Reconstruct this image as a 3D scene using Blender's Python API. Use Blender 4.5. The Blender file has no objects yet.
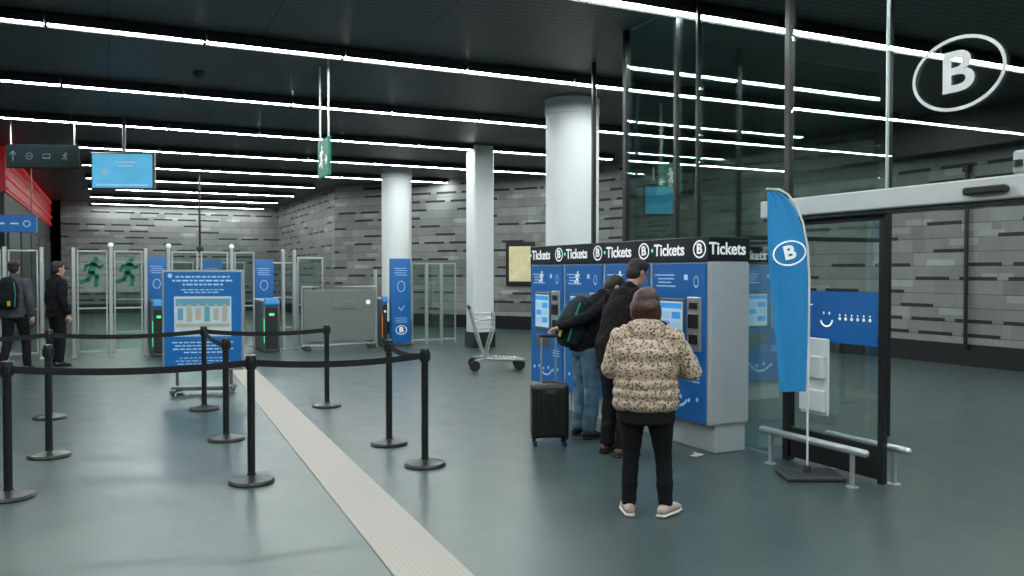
import bpy, bmesh, math, random
from mathutils import Vector, Matrix, Euler
random.seed(4)
V=Vector
scene=bpy.context.scene
COL=scene.collection
try:
    scene.view_settings.view_transform='Standard'
except Exception: pass

# ------------------------------------------------------------ materials
def nt_new(name):
    m=bpy.data.materials.new(name); m.use_nodes=True
    return m,m.node_tree,m.node_tree.nodes['Principled BSDF']
def mat(name,col,rough=.5,metal=0,emit=None,es=0,noise=0,nscale=8,bump=0,spec=.5,alpha=1,coord='Object'):
    m,nt,b=nt_new(name)
    b.inputs['Base Color'].default_value=(*col,1)
    b.inputs['Roughness'].default_value=rough
    b.inputs['Metallic'].default_value=metal
    b.inputs['Specular IOR Level'].default_value=spec
    if alpha<1: b.inputs['Alpha'].default_value=alpha
    if emit:
        b.inputs['Emission Color'].default_value=(*emit,1)
        b.inputs['Emission Strength'].default_value=es
    if noise or bump:
        tc=nt.nodes.new('ShaderNodeTexCoord'); n=nt.nodes.new('ShaderNodeTexNoise')
        n.inputs['Scale'].default_value=nscale; n.inputs['Detail'].default_value=5
        nt.links.new(tc.outputs[coord],n.inputs['Vector'])
        if noise:
            mx=nt.nodes.new('ShaderNodeMix'); mx.data_type='RGBA'
            mx.inputs[6].default_value=(*[c*(1-noise) for c in col],1)
            mx.inputs[7].default_value=(*[min(1,c*(1+noise)) for c in col],1)
            nt.links.new(n.outputs['Fac'],mx.inputs[0]); nt.links.new(mx.outputs[2],b.inputs['Base Color'])
        if bump:
            bp=nt.nodes.new('ShaderNodeBump'); bp.inputs['Strength'].default_value=bump; bp.inputs['Distance'].default_value=.01
            nt.links.new(n.outputs['Fac'],bp.inputs['Height']); nt.links.new(bp.outputs['Normal'],b.inputs['Normal'])
    return m
def M_(nt,op,a=None,b=None):
    n=nt.nodes.new('ShaderNodeMath'); n.operation=op
    for i,v in enumerate((a,b)):
        if v is None: continue
        if isinstance(v,(int,float)): n.inputs[i].default_value=v
        else: nt.links.new(v,n.inputs[i])
    return n.outputs[0]
def glass_mat(name,tint=(.80,.88,.86),refl=.10,rough=.0,fres=.8):
    m=bpy.data.materials.new(name); m.use_nodes=True; nt=m.node_tree; nt.nodes.clear()
    out=nt.nodes.new('ShaderNodeOutputMaterial'); t=nt.nodes.new('ShaderNodeBsdfTransparent'); g=nt.nodes.new('ShaderNodeBsdfGlossy')
    t.inputs['Color'].default_value=(*tint,1); g.inputs['Roughness'].default_value=rough; g.inputs['Color'].default_value=(.9,1,.98,1)
    lw=nt.nodes.new('ShaderNodeLayerWeight'); lw.inputs['Blend'].default_value=.25
    f=M_(nt,'MULTIPLY',lw.outputs['Fresnel'],fres); f=M_(nt,'ADD',f,refl*.3); f=M_(nt,'MINIMUM',f,.6)
    mx=nt.nodes.new('ShaderNodeMixShader'); nt.links.new(f,mx.inputs[0]); nt.links.new(t.outputs[0],mx.inputs[1]); nt.links.new(g.outputs[0],mx.inputs[2])
    nt.links.new(mx.outputs[0],out.inputs[0]); return m
def stone_mat():
    m,nt,b=nt_new('banded_stone')
    tc=nt.nodes.new('ShaderNodeTexCoord'); sp=nt.nodes.new('ShaderNodeSeparateXYZ'); nt.links.new(tc.outputs['Object'],sp.inputs[0])
    x,z=sp.outputs[0],sp.outputs[2]
    def cells(rowh,cw,seed):
        v=M_(nt,'DIVIDE',z,rowh); row=M_(nt,'FLOOR',v); fz=M_(nt,'FRACT',v)
        wn=nt.nodes.new('ShaderNodeTexWhiteNoise'); wn.noise_dimensions='1D'; nt.links.new(M_(nt,'ADD',row,seed+.37),wn.inputs['W'])
        u=M_(nt,'ADD',M_(nt,'DIVIDE',x,cw),M_(nt,'MULTIPLY',wn.outputs['Value'],7.3)); cx=M_(nt,'FLOOR',u); fx=M_(nt,'FRACT',u)
        cv=nt.nodes.new('ShaderNodeCombineXYZ'); nt.links.new(cx,cv.inputs[0]); nt.links.new(row,cv.inputs[1]); cv.inputs[2].default_value=seed
        w2=nt.nodes.new('ShaderNodeTexWhiteNoise'); w2.noise_dimensions='3D'; nt.links.new(cv.outputs[0],w2.inputs['Vector'])
        return fx,fz,w2.outputs['Value']
    fx,fz,r=cells(.25,1.3,2.0)
    fx2,fz2,r2=cells(.25,.9,9.0)
    fx3,fz3,r3=cells(.50,1.9,5.0)
    fx4,fz4,r4=cells(.125,.8,13.0)
    tone=M_(nt,'ADD',M_(nt,'MULTIPLY',r,.09),M_(nt,'MULTIPLY',r3,.05)); tone=M_(nt,'ADD',tone,.14)
    nz=nt.nodes.new('ShaderNodeTexNoise'); nz.inputs['Scale'].default_value=3; nz.inputs['Detail'].default_value=6; nt.links.new(tc.outputs['Object'],nz.inputs['Vector'])
    tone=M_(nt,'MULTIPLY',tone,M_(nt,'ADD',M_(nt,'MULTIPLY',nz.outputs['Fac'],.5),.75))
    j=M_(nt,'LESS_THAN',fz,.08); j2=M_(nt,'MULTIPLY',M_(nt,'LESS_THAN',fx,.008),.6); jj=M_(nt,'MAXIMUM',j,j2)
    tone=M_(nt,'MULTIPLY',tone,M_(nt,'SUBTRACT',1,M_(nt,'MULTIPLY',jj,.42)))
    pl=M_(nt,'MULTIPLY',M_(nt,'LESS_THAN',r4,.10),M_(nt,'LESS_THAN',fx4,.7)); tone=M_(nt,'MULTIPLY',tone,M_(nt,'ADD',1,M_(nt,'MULTIPLY',pl,.45)))
    d=M_(nt,'MULTIPLY',M_(nt,'LESS_THAN',r2,.50),M_(nt,'LESS_THAN',fz2,.26)); d=M_(nt,'MULTIPLY',d,M_(nt,'LESS_THAN',fx2,.78))
    tone=M_(nt,'MULTIPLY',tone,M_(nt,'SUBTRACT',1,M_(nt,'MULTIPLY',d,.95)))
    cc=nt.nodes.new('ShaderNodeCombineColor')
    nt.links.new(M_(nt,'MULTIPLY',tone,.99),cc.inputs[0]); nt.links.new(M_(nt,'MULTIPLY',tone,1.04),cc.inputs[1]); nt.links.new(M_(nt,'MULTIPLY',tone,.97),cc.inputs[2])
    nt.links.new(cc.outputs[0],b.inputs['Base Color']); b.inputs['Roughness'].default_value=.6
    return m
def floor_mat():
    m,nt,b=nt_new('polished_floor')
    tc=nt.nodes.new('ShaderNodeTexCoord')
    n=nt.nodes.new('ShaderNodeTexNoise'); n.inputs['Scale'].default_value=.7; n.inputs['Detail'].default_value=8; nt.links.new(tc.outputs['Object'],n.inputs['Vector'])
    r=nt.nodes.new('ShaderNodeValToRGB'); r.color_ramp.elements[0].color=(.048,.074,.073,1); r.color_ramp.elements[1].color=(.068,.097,.095,1)
    nt.links.new(n.outputs['Fac'],r.inputs[0]); nt.links.new(r.outputs[0],b.inputs['Base Color'])
    n2=nt.nodes.new('ShaderNodeTexNoise'); n2.inputs['Scale'].default_value=3; n2.inputs['Detail'].default_value=6; nt.links.new(tc.outputs['Object'],n2.inputs['Vector'])
    nt.links.new(M_(nt,'ADD',M_(nt,'MULTIPLY',n2.outputs['Fac'],.12),.25),b.inputs['Roughness'])
    return m
def ceil_mat():
    m,nt,b=nt_new('slatted_ceiling')
    tc=nt.nodes.new('ShaderNodeTexCoord'); sp=nt.nodes.new('ShaderNodeSeparateXYZ'); nt.links.new(tc.outputs['Object'],sp.inputs[0])
    f=M_(nt,'FRACT',M_(nt,'MULTIPLY',sp.outputs[1],9.0)); g=M_(nt,'LESS_THAN',f,.35)
    t=M_(nt,'SUBTRACT',.065,M_(nt,'MULTIPLY',g,.040))
    fx=M_(nt,'FRACT',M_(nt,'DIVIDE',sp.outputs[0],1.62)); t=M_(nt,'MULTIPLY',t,M_(nt,'SUBTRACT',1,M_(nt,'MULTIPLY',M_(nt,'LESS_THAN',fx,.015),.7)))
    cc=nt.nodes.new('ShaderNodeCombineColor')
    nt.links.new(M_(nt,'MULTIPLY',t,.9),cc.inputs[0]); nt.links.new(M_(nt,'MULTIPLY',t,1.1),cc.inputs[1]); nt.links.new(M_(nt,'MULTIPLY',t,1.15),cc.inputs[2])
    nt.links.new(cc.outputs[0],b.inputs['Base Color']); b.inputs['Roughness'].default_value=.5
    return m
def tactile_mat():
    m,nt,b=nt_new('tactile_paving')
    tc=nt.nodes.new('ShaderNodeTexCoord')
    vo=nt.nodes.new('ShaderNodeTexVoronoi'); vo.inputs['Scale'].default_value=34; vo.inputs['Randomness'].default_value=0; nt.links.new(tc.outputs['Object'],vo.inputs['Vector'])
    r=nt.nodes.new('ShaderNodeValToRGB'); e=r.color_ramp.elements; e[0].position=.25; e[0].color=(.47,.44,.39,1); e[1].position=.42; e[1].color=(.36,.335,.30,1)
    nt.links.new(vo.outputs['Distance'],r.inputs[0]); nt.links.new(r.outputs[0],b.inputs['Base Color'])
    bp=nt.nodes.new('ShaderNodeBump'); bp.invert=True; bp.inputs['Strength'].default_value=.5; bp.inputs['Distance'].default_value=.004; nt.links.new(vo.outputs['Distance'],bp.inputs['Height']); nt.links.new(bp.outputs[0],b.inputs['Normal'])
    b.inputs['Roughness'].default_value=.6
    return m
def leopard_mat():
    m,nt,b=nt_new('leopard_fabric')
    tc=nt.nodes.new('ShaderNodeTexCoord'); n=nt.nodes.new('ShaderNodeTexNoise'); n.inputs['Scale'].default_value=50; nt.links.new(tc.outputs['Object'],n.inputs['Vector'])
    ad=nt.nodes.new('ShaderNodeVectorMath'); ad.operation='MULTIPLY_ADD'; nt.links.new(n.outputs['Color'],ad.inputs[0]); ad.inputs[1].default_value=(.025,.025,.025); nt.links.new(tc.outputs['Object'],ad.inputs[2])
    vo=nt.nodes.new('ShaderNodeTexVoronoi'); vo.inputs['Scale'].default_value=60; nt.links.new(ad.outputs[0],vo.inputs['Vector'])
    r=nt.nodes.new('ShaderNodeValToRGB'); cr=r.color_ramp; cr.elements[0].position=.0; cr.elements[0].color=(.26,.16,.10,1)
    cr.elements[1].position=.18; cr.elements[1].color=(.085,.050,.036,1)
    e=cr.elements.new(.38); e.color=(.09,.054,.04,1)
    e=cr.elements.new(.50); e.color=(.50,.38,.28,1)
    e=cr.elements.new(.8); e.color=(.60,.47,.36,1)
    nt.links.new(vo.outputs['Distance'],r.inputs[0])
    sc=nt.nodes.new('ShaderNodeSeparateColor'); nt.links.new(vo.outputs['Color'],sc.inputs[0])
    k=M_(nt,'GREATER_THAN',sc.outputs[0],.2)
    mx=nt.nodes.new('ShaderNodeMix'); mx.data_type='RGBA'; mx.inputs[6].default_value=(.54,.42,.32,1)
    nt.links.new(k,mx.inputs[0]); nt.links.new(r.outputs[0],mx.inputs[7]); nt.links.new(mx.outputs[2],b.inputs['Base Color'])
    n2=nt.nodes.new('ShaderNodeTexNoise'); n2.inputs['Scale'].default_value=14; nt.links.new(tc.outputs['Object'],n2.inputs['Vector'])
    bp=nt.nodes.new('ShaderNodeBump'); bp.inputs['Strength'].default_value=.35; bp.inputs['Distance'].default_value=.02; nt.links.new(n2.outputs['Fac'],bp.inputs['Height']); nt.links.new(bp.outputs[0],b.inputs['Normal'])
    b.inputs['Roughness'].default_value=.5
    return m

STONE=stone_mat(); FLOOR=floor_mat(); CEIL=ceil_mat(); TACT=tactile_mat(); LEO=leopard_mat()
GLASS=glass_mat('clear_glass',(.84,.90,.89),.25,fres=.85); GLASS2=glass_mat('door_glass',(.88,.93,.92),.10,fres=.5)
GLASSR=glass_mat('reflective_glass',(.86,.91,.90),.7,fres=.8)
GATEGLASS=glass_mat('gate_glass',(.84,.92,.89),.10)
BLACK=mat('black_metal',(.012,.013,.014),.35,noise=.2); BLACKM=mat('matt_black',(.014,.015,.016),.6,noise=.2)
BELT=mat('belt_webbing',(.010,.010,.012),.8,bump=.3,nscale=200)
BASEB=mat('black_skirting',(.010,.012,.012),.35,noise=.2)
STEEL=mat('brushed_steel',(.50,.53,.53),.35,.65,noise=.08,nscale=20); DSTEEL=mat('dark_steel',(.15,.17,.17),.4,.5,noise=.1)
GREY=mat('grey_cabinet',(.30,.33,.34),.45,noise=.06); LGREY=mat('light_grey_panel',(.46,.50,.52),.4,noise=.05); DGREY=mat('dark_grey',(.04,.046,.05),.5,noise=.1)
MGREY=mat('mid_grey_sheet_metal',(.20,.225,.22),.38,.3,noise=.08)
WHITEP=mat('white_paint',(.74,.78,.78),.5,noise=.04,nscale=2); WHITEH=mat('white_header',(.55,.58,.58),.4,noise=.03)
FROST=mat('frosted_film',(.40,.46,.44),.7,noise=.02,alpha=.22)
BLUE=mat('blue_panel',(.008,.115,.36),.4,noise=.05,emit=(.006,.12,.42),es=.10); BLUED=mat('blue_board',(.008,.10,.30),.35,noise=.08,emit=(.01,.14,.42),es=.25)  # unlit blue panels carry a slight glow in their colour
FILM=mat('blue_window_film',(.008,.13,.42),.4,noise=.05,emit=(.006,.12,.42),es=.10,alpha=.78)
FLAGB=mat('flag_fabric',(.018,.23,.50),.7,noise=.12,nscale=4,bump=.1,emit=(.01,.18,.45),es=.15)  # cloth gives off a faint glow to lighten its blue
NAVY=mat('header_black',(.008,.010,.018),.35,noise=.1)
WTXT=mat('white_lettering',(.85,.87,.88),.5,emit=(1,1,1),es=.3,noise=.01)
DECAL=mat('frosted_white_decal',(.55,.58,.58),.6,noise=.02,emit=(1,1,1),es=.12)  # logo white is lifted by a weak glow of its own
LBLUE=mat('pale_blue_print',(.35,.58,.80),.5,emit=(.4,.65,.9),es=.2,noise=.02)
UI=mat('lit_screen',(.35,.5,.6),.3,emit=(.55,.80,.95),es=.35,noise=.15,nscale=5); UIB=mat('screen_blue',(.05,.3,.7),.3,emit=(.05,.35,.85),es=.35,noise=.1)
UIR=mat('reader_blue',(.03,.18,.45),.3,emit=(.05,.35,.85),es=.12,noise=.1)
TV=mat('tv_picture',(.06,.30,.48),.3,emit=(.06,.40,.68),es=.6,noise=.5,nscale=2.2)
GREENL=mat('green_led',(.05,.6,.25),.4,emit=(.1,1,.35),es=.7,noise=.01); GREEND=mat('green_decal',(.006,.13,.065),.5,emit=(.01,.25,.12),es=.05,noise=.05)  # green_decal print is brightened by a trace of emission, no lamp behind it
EXITG=mat('exit_green',(.01,.14,.09),.5,emit=(.02,.35,.2),es=.15,noise=.05); ORANGE=mat('orange_led',(.6,.2,.04),.4,emit=(1,.35,.05),es=.3,noise=.01)
RED=mat('red_light',(.30,.012,.016),.5,emit=(.95,.04,.05),es=.30,noise=.5,nscale=1.0); REDD=mat('dark_red',(.15,.008,.010),.5,noise=.3,emit=(.8,.02,.03),es=.13)
LAMP=mat('lamp_diffuser',(1,1,1),.5,emit=(.93,1,.99),es=62,noise=.005)
POSTER=mat('poster_paper',(.40,.37,.22),.5,emit=(.9,.85,.5),es=.3,noise=.5,nscale=5)
TEAL=mat('teal_sign',(.004,.011,.013),.7,noise=.1,spec=.15); DIMP=mat('dim_print',(.09,.12,.13),.6,noise=.05,spec=.2)
SKIN=mat('skin',(.52,.31,.23),.5,noise=.06,nscale=12); EYE=mat('eye_dark',(.03,.02,.02),.2,noise=.1); LIP=mat('lips',(.42,.18,.15),.5,noise=.05)
HAIRD=mat('dark_hair',(.014,.010,.009),.6,noise=.5,nscale=60,bump=.8); HAIRR=mat('auburn_hair',(.050,.014,.010),.42,noise=.6,nscale=35,bump=.5)
COATB=mat('black_coat',(.009,.010,.012),.9,noise=.3,nscale=20,bump=.3,spec=.2); COATBR=mat('brown_black_coat',(.012,.010,.010),.9,noise=.3,nscale=20,bump=.3,spec=.2)
COATG=mat('grey_coat',(.05,.06,.07),.8,noise=.2,nscale=20,bump=.3); TROB=mat('black_trousers',(.007,.008,.010),.85,noise=.2,nscale=20,bump=.2,spec=.25)
JEANS=mat('blue_denim',(.09,.18,.26),.8,noise=.3,nscale=15,bump=.4); SWEAT=mat('dark_knit',(.012,.012,.014),.9,noise=.2,nscale=80,bump=.6,spec=.2)
SNEAK=mat('pale_sneaker',(.50,.38,.33),.6,noise=.15,nscale=20); SOLE=mat('white_sole',(.65,.62,.58),.6,noise=.05); SHOEB=mat('brown_shoe',(.07,.035,.03),.5,noise=.2); SHOEK=mat('black_shoe',(.015,.015,.017),.4,noise=.2)
RUBBER=mat('rubber',(.015,.015,.015),.8,noise=.2); CASE=mat('suitcase_shell',(.010,.011,.012),.35,noise=.2,nscale=30,bump=.2)
PACK=mat('backpack_fabric',(.010,.024,.026),.8,noise=.3,nscale=25,bump=.3,spec=.2); TEALST=mat('teal_strap',(.02,.20,.19),.7,noise=.1); YEL=mat('yellow_tag',(.55,.38,.05),.6,noise=.1)
PAPER=mat('white_paper',(.75,.76,.74),.8,noise=.03)

# ------------------------------------------------------------ mesh builder
class MB:
    def __init__(s): s.bm=bmesh.new(); s.mi=0
    def _face(s,vs,mi=None,sm=True):
        try: f=s.bm.faces.new(vs)
        except ValueError: return None
        f.material_index=s.mi if mi is None else mi; f.smooth=sm; return f
    def box(s,c,sz,bev=.004,mi=0,R=None):
        t=bmesh.new(); bmesh.ops.create_cube(t,size=1)
        for v in t.verts: v.co=V((v.co.x*sz[0],v.co.y*sz[1],v.co.z*sz[2]))
        if bev>0: bmesh.ops.bevel(t,geom=t.edges[:],offset=min(bev,min(sz)*.45),segments=(1 if bev<.02 else 3),affect='EDGES',profile=.5)
        M=Matrix.Translation(V(c))@(R.to_4x4() if R else Matrix())
        t.transform(M)
        s.merge(t,mi,False); return s
    def merge(s,t,mi,sm):
        mp={}
        for v in t.verts: mp[v]=s.bm.verts.new(v.co)
        for f in t.faces: s._face([mp[v] for v in f.verts],mi,sm)
        t.free()
    def loft(s,pts,ab,side=(1,0,0),mi=0,seg=16,cap=1.0,ncap=4,sq=0):
        pts=[V(p) for p in pts]; n=len(pts); side=V(side)
        fr=[]
        for i in range(n):
            t=(pts[min(i+1,n-1)]-pts[max(i-1,0)]).normalized()
            sd=side-t*side.dot(t)
            if sd.length<.05: sd=V((0,1,0))-t*V((0,1,0)).dot(t)
            sd.normalize(); fr.append((t,sd,t.cross(sd)))
        rings=[]
        def add(p,a,b,f):
            r=[]
            for k in range(seg):
                an=2*math.pi*k/seg; cx,cy=math.cos(an),math.sin(an)
                if sq: cx=math.copysign(abs(cx)**(1-sq),cx); cy=math.copysign(abs(cy)**(1-sq),cy)
                r.append(s.bm.verts.new(p+f[1]*a*cx+f[2]*b*cy))
            rings.append(r)
        a0,b0=ab[0]; d0=min(a0,b0)*cap
        if cap>0:
            for k in range(ncap,0,-1):
                th=math.pi/2*k/(ncap+.35); add(pts[0]-fr[0][0]*d0*math.sin(th),a0*math.cos(th),b0*math.cos(th),fr[0])
        for p,(a,b),f in zip(pts,ab,fr): add(p,a,b,f)
        a0,b0=ab[-1]; d0=min(a0,b0)*cap
        if cap>0:
            for k in range(1,ncap+1):
                th=math.pi/2*k/(ncap+.35); add(pts[-1]+fr[-1][0]*d0*math.sin(th),a0*math.cos(th),b0*math.cos(th),fr[-1])
        for A,B in zip(rings,rings[1:]):
            for k in range(seg): s._face([A[k],A[(k+1)%seg],B[(k+1)%seg],B[k]],mi)
        s._face(list(reversed(rings[0])),mi,cap>0); s._face(rings[-1],mi,cap>0)
        return s
    def tube(s,pts,r,mi=0,seg=12,cap=0):
        rs=r if isinstance(r,(list,tuple)) else [r]*len(pts)
        return s.loft(pts,[(x,x) for x in rs],mi=mi,seg=seg,cap=cap)
    def limb(s,pts,rs,mi=0,seg=14): return s.loft(pts,[(x,x) for x in rs],mi=mi,seg=seg,cap=.95)
    def ell(s,c,r,R=None,mi=0,u=16,v=10):
        t=bmesh.new(); bmesh.ops.create_uvsphere(t,u_segments=u,v_segments=v,radius=1)
        M=Matrix.Translation(V(c))@(R.to_4x4() if R else Matrix())@Matrix.Diagonal((r[0],r[1],r[2],1))
        t.transform(M); s.merge(t,mi,True); return s
    def lathe(s,prof,c=(0,0,0),mi=0,seg=32):
        c=V(c); rings=[]
        for r,z in prof:
            rings.append([s.bm.verts.new(c+V((max(r,.0004)*math.cos(2*math.pi*k/seg),max(r,.0004)*math.sin(2*math.pi*k/seg),z))) for k in range(seg)])
        for A,B in zip(rings,rings[1:]):
            for k in range(seg): s._face([A[k],A[(k+1)%seg],B[(k+1)%seg],B[k]],mi)
        s._face(list(reversed(rings[0])),mi); s._face(rings[-1],mi); return s
    def slab(s,p2,y0,th,mi=0,smooth=False):
        a=[s.bm.verts.new((x,y0,z)) for x,z in p2]; b=[s.bm.verts.new((x,y0+th,z)) for x,z in p2]; n=len(p2)
        s._face(a,mi,smooth); s._face(list(reversed(b)),mi,smooth)
        for i in range(n): s._face([a[(i+1)%n],a[i],b[i],b[(i+1)%n]],mi,smooth)
        return s
    def stroke(s,p2,w,y,mi=0,th=.002):
        for (x0,z0),(x1,z1) in zip(p2,p2[1:]):
            d=V((x1-x0,z1-z0)); L=d.length
            if L<1e-6: continue
            d/=L; n=V((-d.y,d.x))*w/2; e=d*w*.25
            s.slab([(x0-e.x+n.x,z0-e.y+n.y),(x0-e.x-n.x,z0-e.y-n.y),(x1+e.x-n.x,z1+e.y-n.y),(x1+e.x+n.x,z1+e.y+n.y)],y,th,mi)
        return s
    def disc(s,cx,cz,rx,rz,y,mi=0,th=.002,seg=20):
        return s.slab([(cx+rx*math.cos(2*math.pi*k/seg),cz+rz*math.sin(2*math.pi*k/seg)) for k in range(seg)],y,th,mi)
    def ring(s,cx,cz,rx,rz,w,y,mi=0,th=.002,seg=36):
        o=[(cx+rx*math.cos(2*math.pi*k/seg),cz+rz*math.sin(2*math.pi*k/seg)) for k in range(seg)]
        i=[(cx+(rx-w)*math.cos(2*math.pi*k/seg),cz+(rz-w)*math.sin(2*math.pi*k/seg)) for k in range(seg)]
        for k in range(seg):
            j=(k+1)%seg; s.slab([o[k],i[k],i[j],o[j]],y,th,mi)
        return s
    def man(s,cx,cz,h,y,mi=0,flip=1,k=1):
        w=h*.11*k
        f=lambda L:[(cx+flip*a*h,cz+b*h) for a,b in L]
        s.disc(cx+flip*.10*h,cz+.42*h,.085*h,.085*h,y,mi)
        s.stroke(f([(.05,.28),(-.03,.0)]),w*1.5,y,mi)
        s.stroke(f([(.05,.27),(.22,.16),(.30,.24)]),w*.75,y,mi)
        s.stroke(f([(.04,.27),(-.16,.22),(-.22,.06)]),w*.75,y,mi)
        s.stroke(f([(-.02,.0),(.14,-.14),(.10,-.42)]),w,y,mi)
        s.stroke(f([(-.04,.0),(-.12,-.24),(-.34,-.30)]),w,y,mi); return s
    def done(s,name,mats,parent=None,loc=(0,0,0),rot=(0,0,0),ang=35,label=None):
        me=bpy.data.meshes.new(name); bmesh.ops.recalc_face_normals(s.bm,faces=s.bm.faces[:])
        s.bm.to_mesh(me); s.bm.free()
        for m in (mats if isinstance(mats,(list,tuple)) else [mats]): me.materials.append(m)
        try: me.set_sharp_from_angle(angle=math.radians(ang))
        except Exception: pass
        o=bpy.data.objects.new(name,me); COL.objects.link(o); o.location=loc; o.rotation_euler=rot
        if parent: o.parent=parent
        if label: o['label']=label
        return o
def thing(name,label,cat,loc=(0,0,0),rz=0,group=None):
    o=bpy.data.objects.new(name,None); o.empty_display_size=.1; COL.objects.link(o); o.location=loc; o.rotation_euler=(0,0,math.radians(rz))
    o['label']=label; o['category']=cat
    if group: o['group']=group
    return o
def tag(o,label,cat,group=None):
    o['label']=label; o['category']=cat
    if group: o['group']=group
    return o
def dup(root,loc,rz=None,label=None,skip=()):
    n=root.copy(); COL.objects.link(n); n.location=loc
    if rz is not None: n.rotation_euler=(0,0,math.radians(rz))
    if label: n['label']=label
    def rec(a,b):
        for c in a.children:
            if c.name.split('.')[0] in skip: continue
            k=c.copy(); COL.objects.link(k); k.parent=b; rec(c,k)
    rec(root,n); return n
def struct(o): o['kind']='structure'; return o
def txt(s,size,parent,loc,rot,m,name='lettering',bold=.0,ax='LEFT',sx=1,ext=.0012):
    cu=bpy.data.curves.new('t','FONT'); cu.body=s; cu.size=size; cu.extrude=ext; cu.offset=bold*size; cu.align_x=ax; cu.align_y='CENTER'; cu.resolution_u=4
    t=bpy.data.objects.new('t',cu); COL.objects.link(t); bpy.context.view_layer.update()
    me=bpy.data.meshes.new_from_object(t.evaluated_get(bpy.context.evaluated_depsgraph_get())); bpy.data.objects.remove(t)
    me.materials.clear(); me.materials.append(m)
    o=bpy.data.objects.new(name,me); COL.objects.link(o); o.location=loc; o.rotation_euler=[math.radians(a) for a in rot]; o.scale=(sx,1,1)
    if parent: o.parent=parent
    return o

# ------------------------------------------------------------ room shell
H=4.42
def wall(name,p0,p1,m,h=H,th=.2,z0=0,base=True):
    p0=V(p0);p1=V(p1);L=(p1-p0).length; a=math.atan2(p1.y-p0.y,p1.x-p0.x)
    o=MB().box((L/2,th/2,z0+(h-z0)/2),(L,th,h-z0),0).done('wall_'+name,m,loc=(p0.x,p0.y,0),rot=(0,0,a)); struct(o)
    if base:
        b=MB().box((L/2,-.015,.19),(L,.03,.38),.004).done('baseboard_'+name,BASEB,loc=(p0.x,p0.y,0),rot=(0,0,a)); struct(b)
    return o
PLAIN=mat('plain_dark_wall',(.10,.11,.11),.6,noise=.2,nscale=2)
wall('back',(-1.9,37),(6.6,37),STONE)
wall('side',(6.6,37),(6.6,27),STONE)
wall('angled',(6.6,27),(11,21),STONE)
wall('bend',(11,21),(13.6,11.4),STONE)
wall('right',(13.6,11.4),(13.6,-6),STONE)
wall('front',(13.6,-6),(-9,-6),PLAIN)
wall('left',(-9,-6),(-9,45),PLAIN)
wall('corridor_end',(-9,45),(-1.9,45),PLAIN)
wall('corridor_side',(-1.9,45),(-1.9,37),PLAIN)
struct(MB().box((2.5,19.5,-.1),(24,53,.2),0).done('floor',FLOOR))
struct(MB().box((2.5,19.5,H+.1),(24,53,.2),0).done('ceiling',CEIL))
a=math.atan2(-(2.02-1.52),14.6-3.0)
struct(MB().box((0,6.2,.004),(.40,12.8,.008),.002).done('trim_1',TACT,loc=(1.50,2.6,0),rot=(0,0,a)))
tn=2
o=MB().box((0,0,0),(.5,17.3,.66),.005).done('trim_%d'%tn,BLACKM,loc=(13.34,2.7,4.08)); struct(o); tn+=1

# ------------------------------------------------------------ ceiling lamps
def lamp0():
    h=MB().box((0,0,0),(1.60,.16,.07),.004).box((0,.11,-.01),(1.60,.03,.10),.003).box((0,-.11,-.01),(1.60,.03,.10),.003).done('ceiling_lamp',BLACKM)
    MB().box((0,0,-.045),(1.585,.075,.03),.008).done('lamp_diffuser',LAMP,h)
    tag(h,'slim linear white light fixture set in the dark slatted ceiling','light','linear ceiling lights'); return h
base=None
xs=[-.6+.81+1.62*k for k in range(-4,9)]
def xmax(Y):
    if Y<11.4: return 13.1
    if Y<21: return 13.6-(Y-11.4)*2.6/9.6
    if Y<27: return 11-(Y-21)*4.4/6
    return 6.6
for i in range(11):
    Y=3.8+3.26*i
    for x in xs:
        if x+.82>xmax(Y) or x-.9<-8.9: continue
        if Y>6 and x<-.1*Y-4.2: continue
        if Y>20 and x<-1.3: continue
        if base is None: base=lamp0(); base.location=(x,Y,H-.06)
        else: dup(base,(x,Y,H-.06))
for Y in (.54,-2.72):
    for x in xs[2:]: dup(base,(x,Y,H-.06))

# ------------------------------------------------------------ columns
def column(x,y,r,label,sq=False):
    m=MB()
    if sq: m.box((0,0,H/2),(r*2,r*2,H-.002),.05)
    else: m.lathe([(r,.001),(r,H-.25),(r+.015,H-.24),(r+.015,H-.001)],seg=48)
    o=m.done('column',WHITEP,loc=(x,y,0)); tag(o,label,'column')
    b=MB()
    if sq: b.box((0,0,.17),(r*2+.04,r*2+.04,.34),.01)
    else: b.lathe([(r+.02,.002),(r+.02,.33),(r+.005,.34)],seg=48)
    b.done('column_base',BASEB,o); return o
column(6.79,11.85,.43,'thick round white column rising behind the ticket machines')
column(7.35,16.9,.24,'slim square white pillar with a dark base',True)
column(6.99,21.7,.40,'round white column standing beyond the glass fence')

# ------------------------------------------------------------ stanchions
def stanchion0():
    e=thing('stanchion','black retractable-belt barrier post on a round weighted base','barrier post',group='queue barrier posts')
    MB().lathe([(.0,.0),(.175,.0),(.178,.012),(.165,.03),(.08,.045),(.035,.06),(.033,.075)],seg=40).done('base',BLACK,e)
    MB().lathe([(.030,.06),(.030,.90)],seg=24).done('pole',BLACK,e)
    MB().lathe([(.030,.885),(.040,.89),(.040,.985),(.036,1.0),(.0,1.005)],seg=24).box((.040,0,.935),(.014,.028,.065),.004).box((-.040,0,.935),(.014,.028,.065),.004).box((0,.040,.935),(.028,.014,.065),.004).box((0,-.040,.935),(.028,.014,.065),.004).done('belt_head',BLACK,e)
    return e
pos=dict(A=(.99,6.77),B=(2.41,6.72),C=(2.40,7.70),D=(2.39,10.2),E=(1.02,8.60),F=(1.01,10.6),G=(-.50,8.50),H=(-.62,10.72),I=(-.68,7.07))
st={}
for k,p in pos.items():
    if not st: st[k]=stanchion0(); st[k].location=(*p,0)
    else: st[k]=dup(st['A'],(*p,0))
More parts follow.
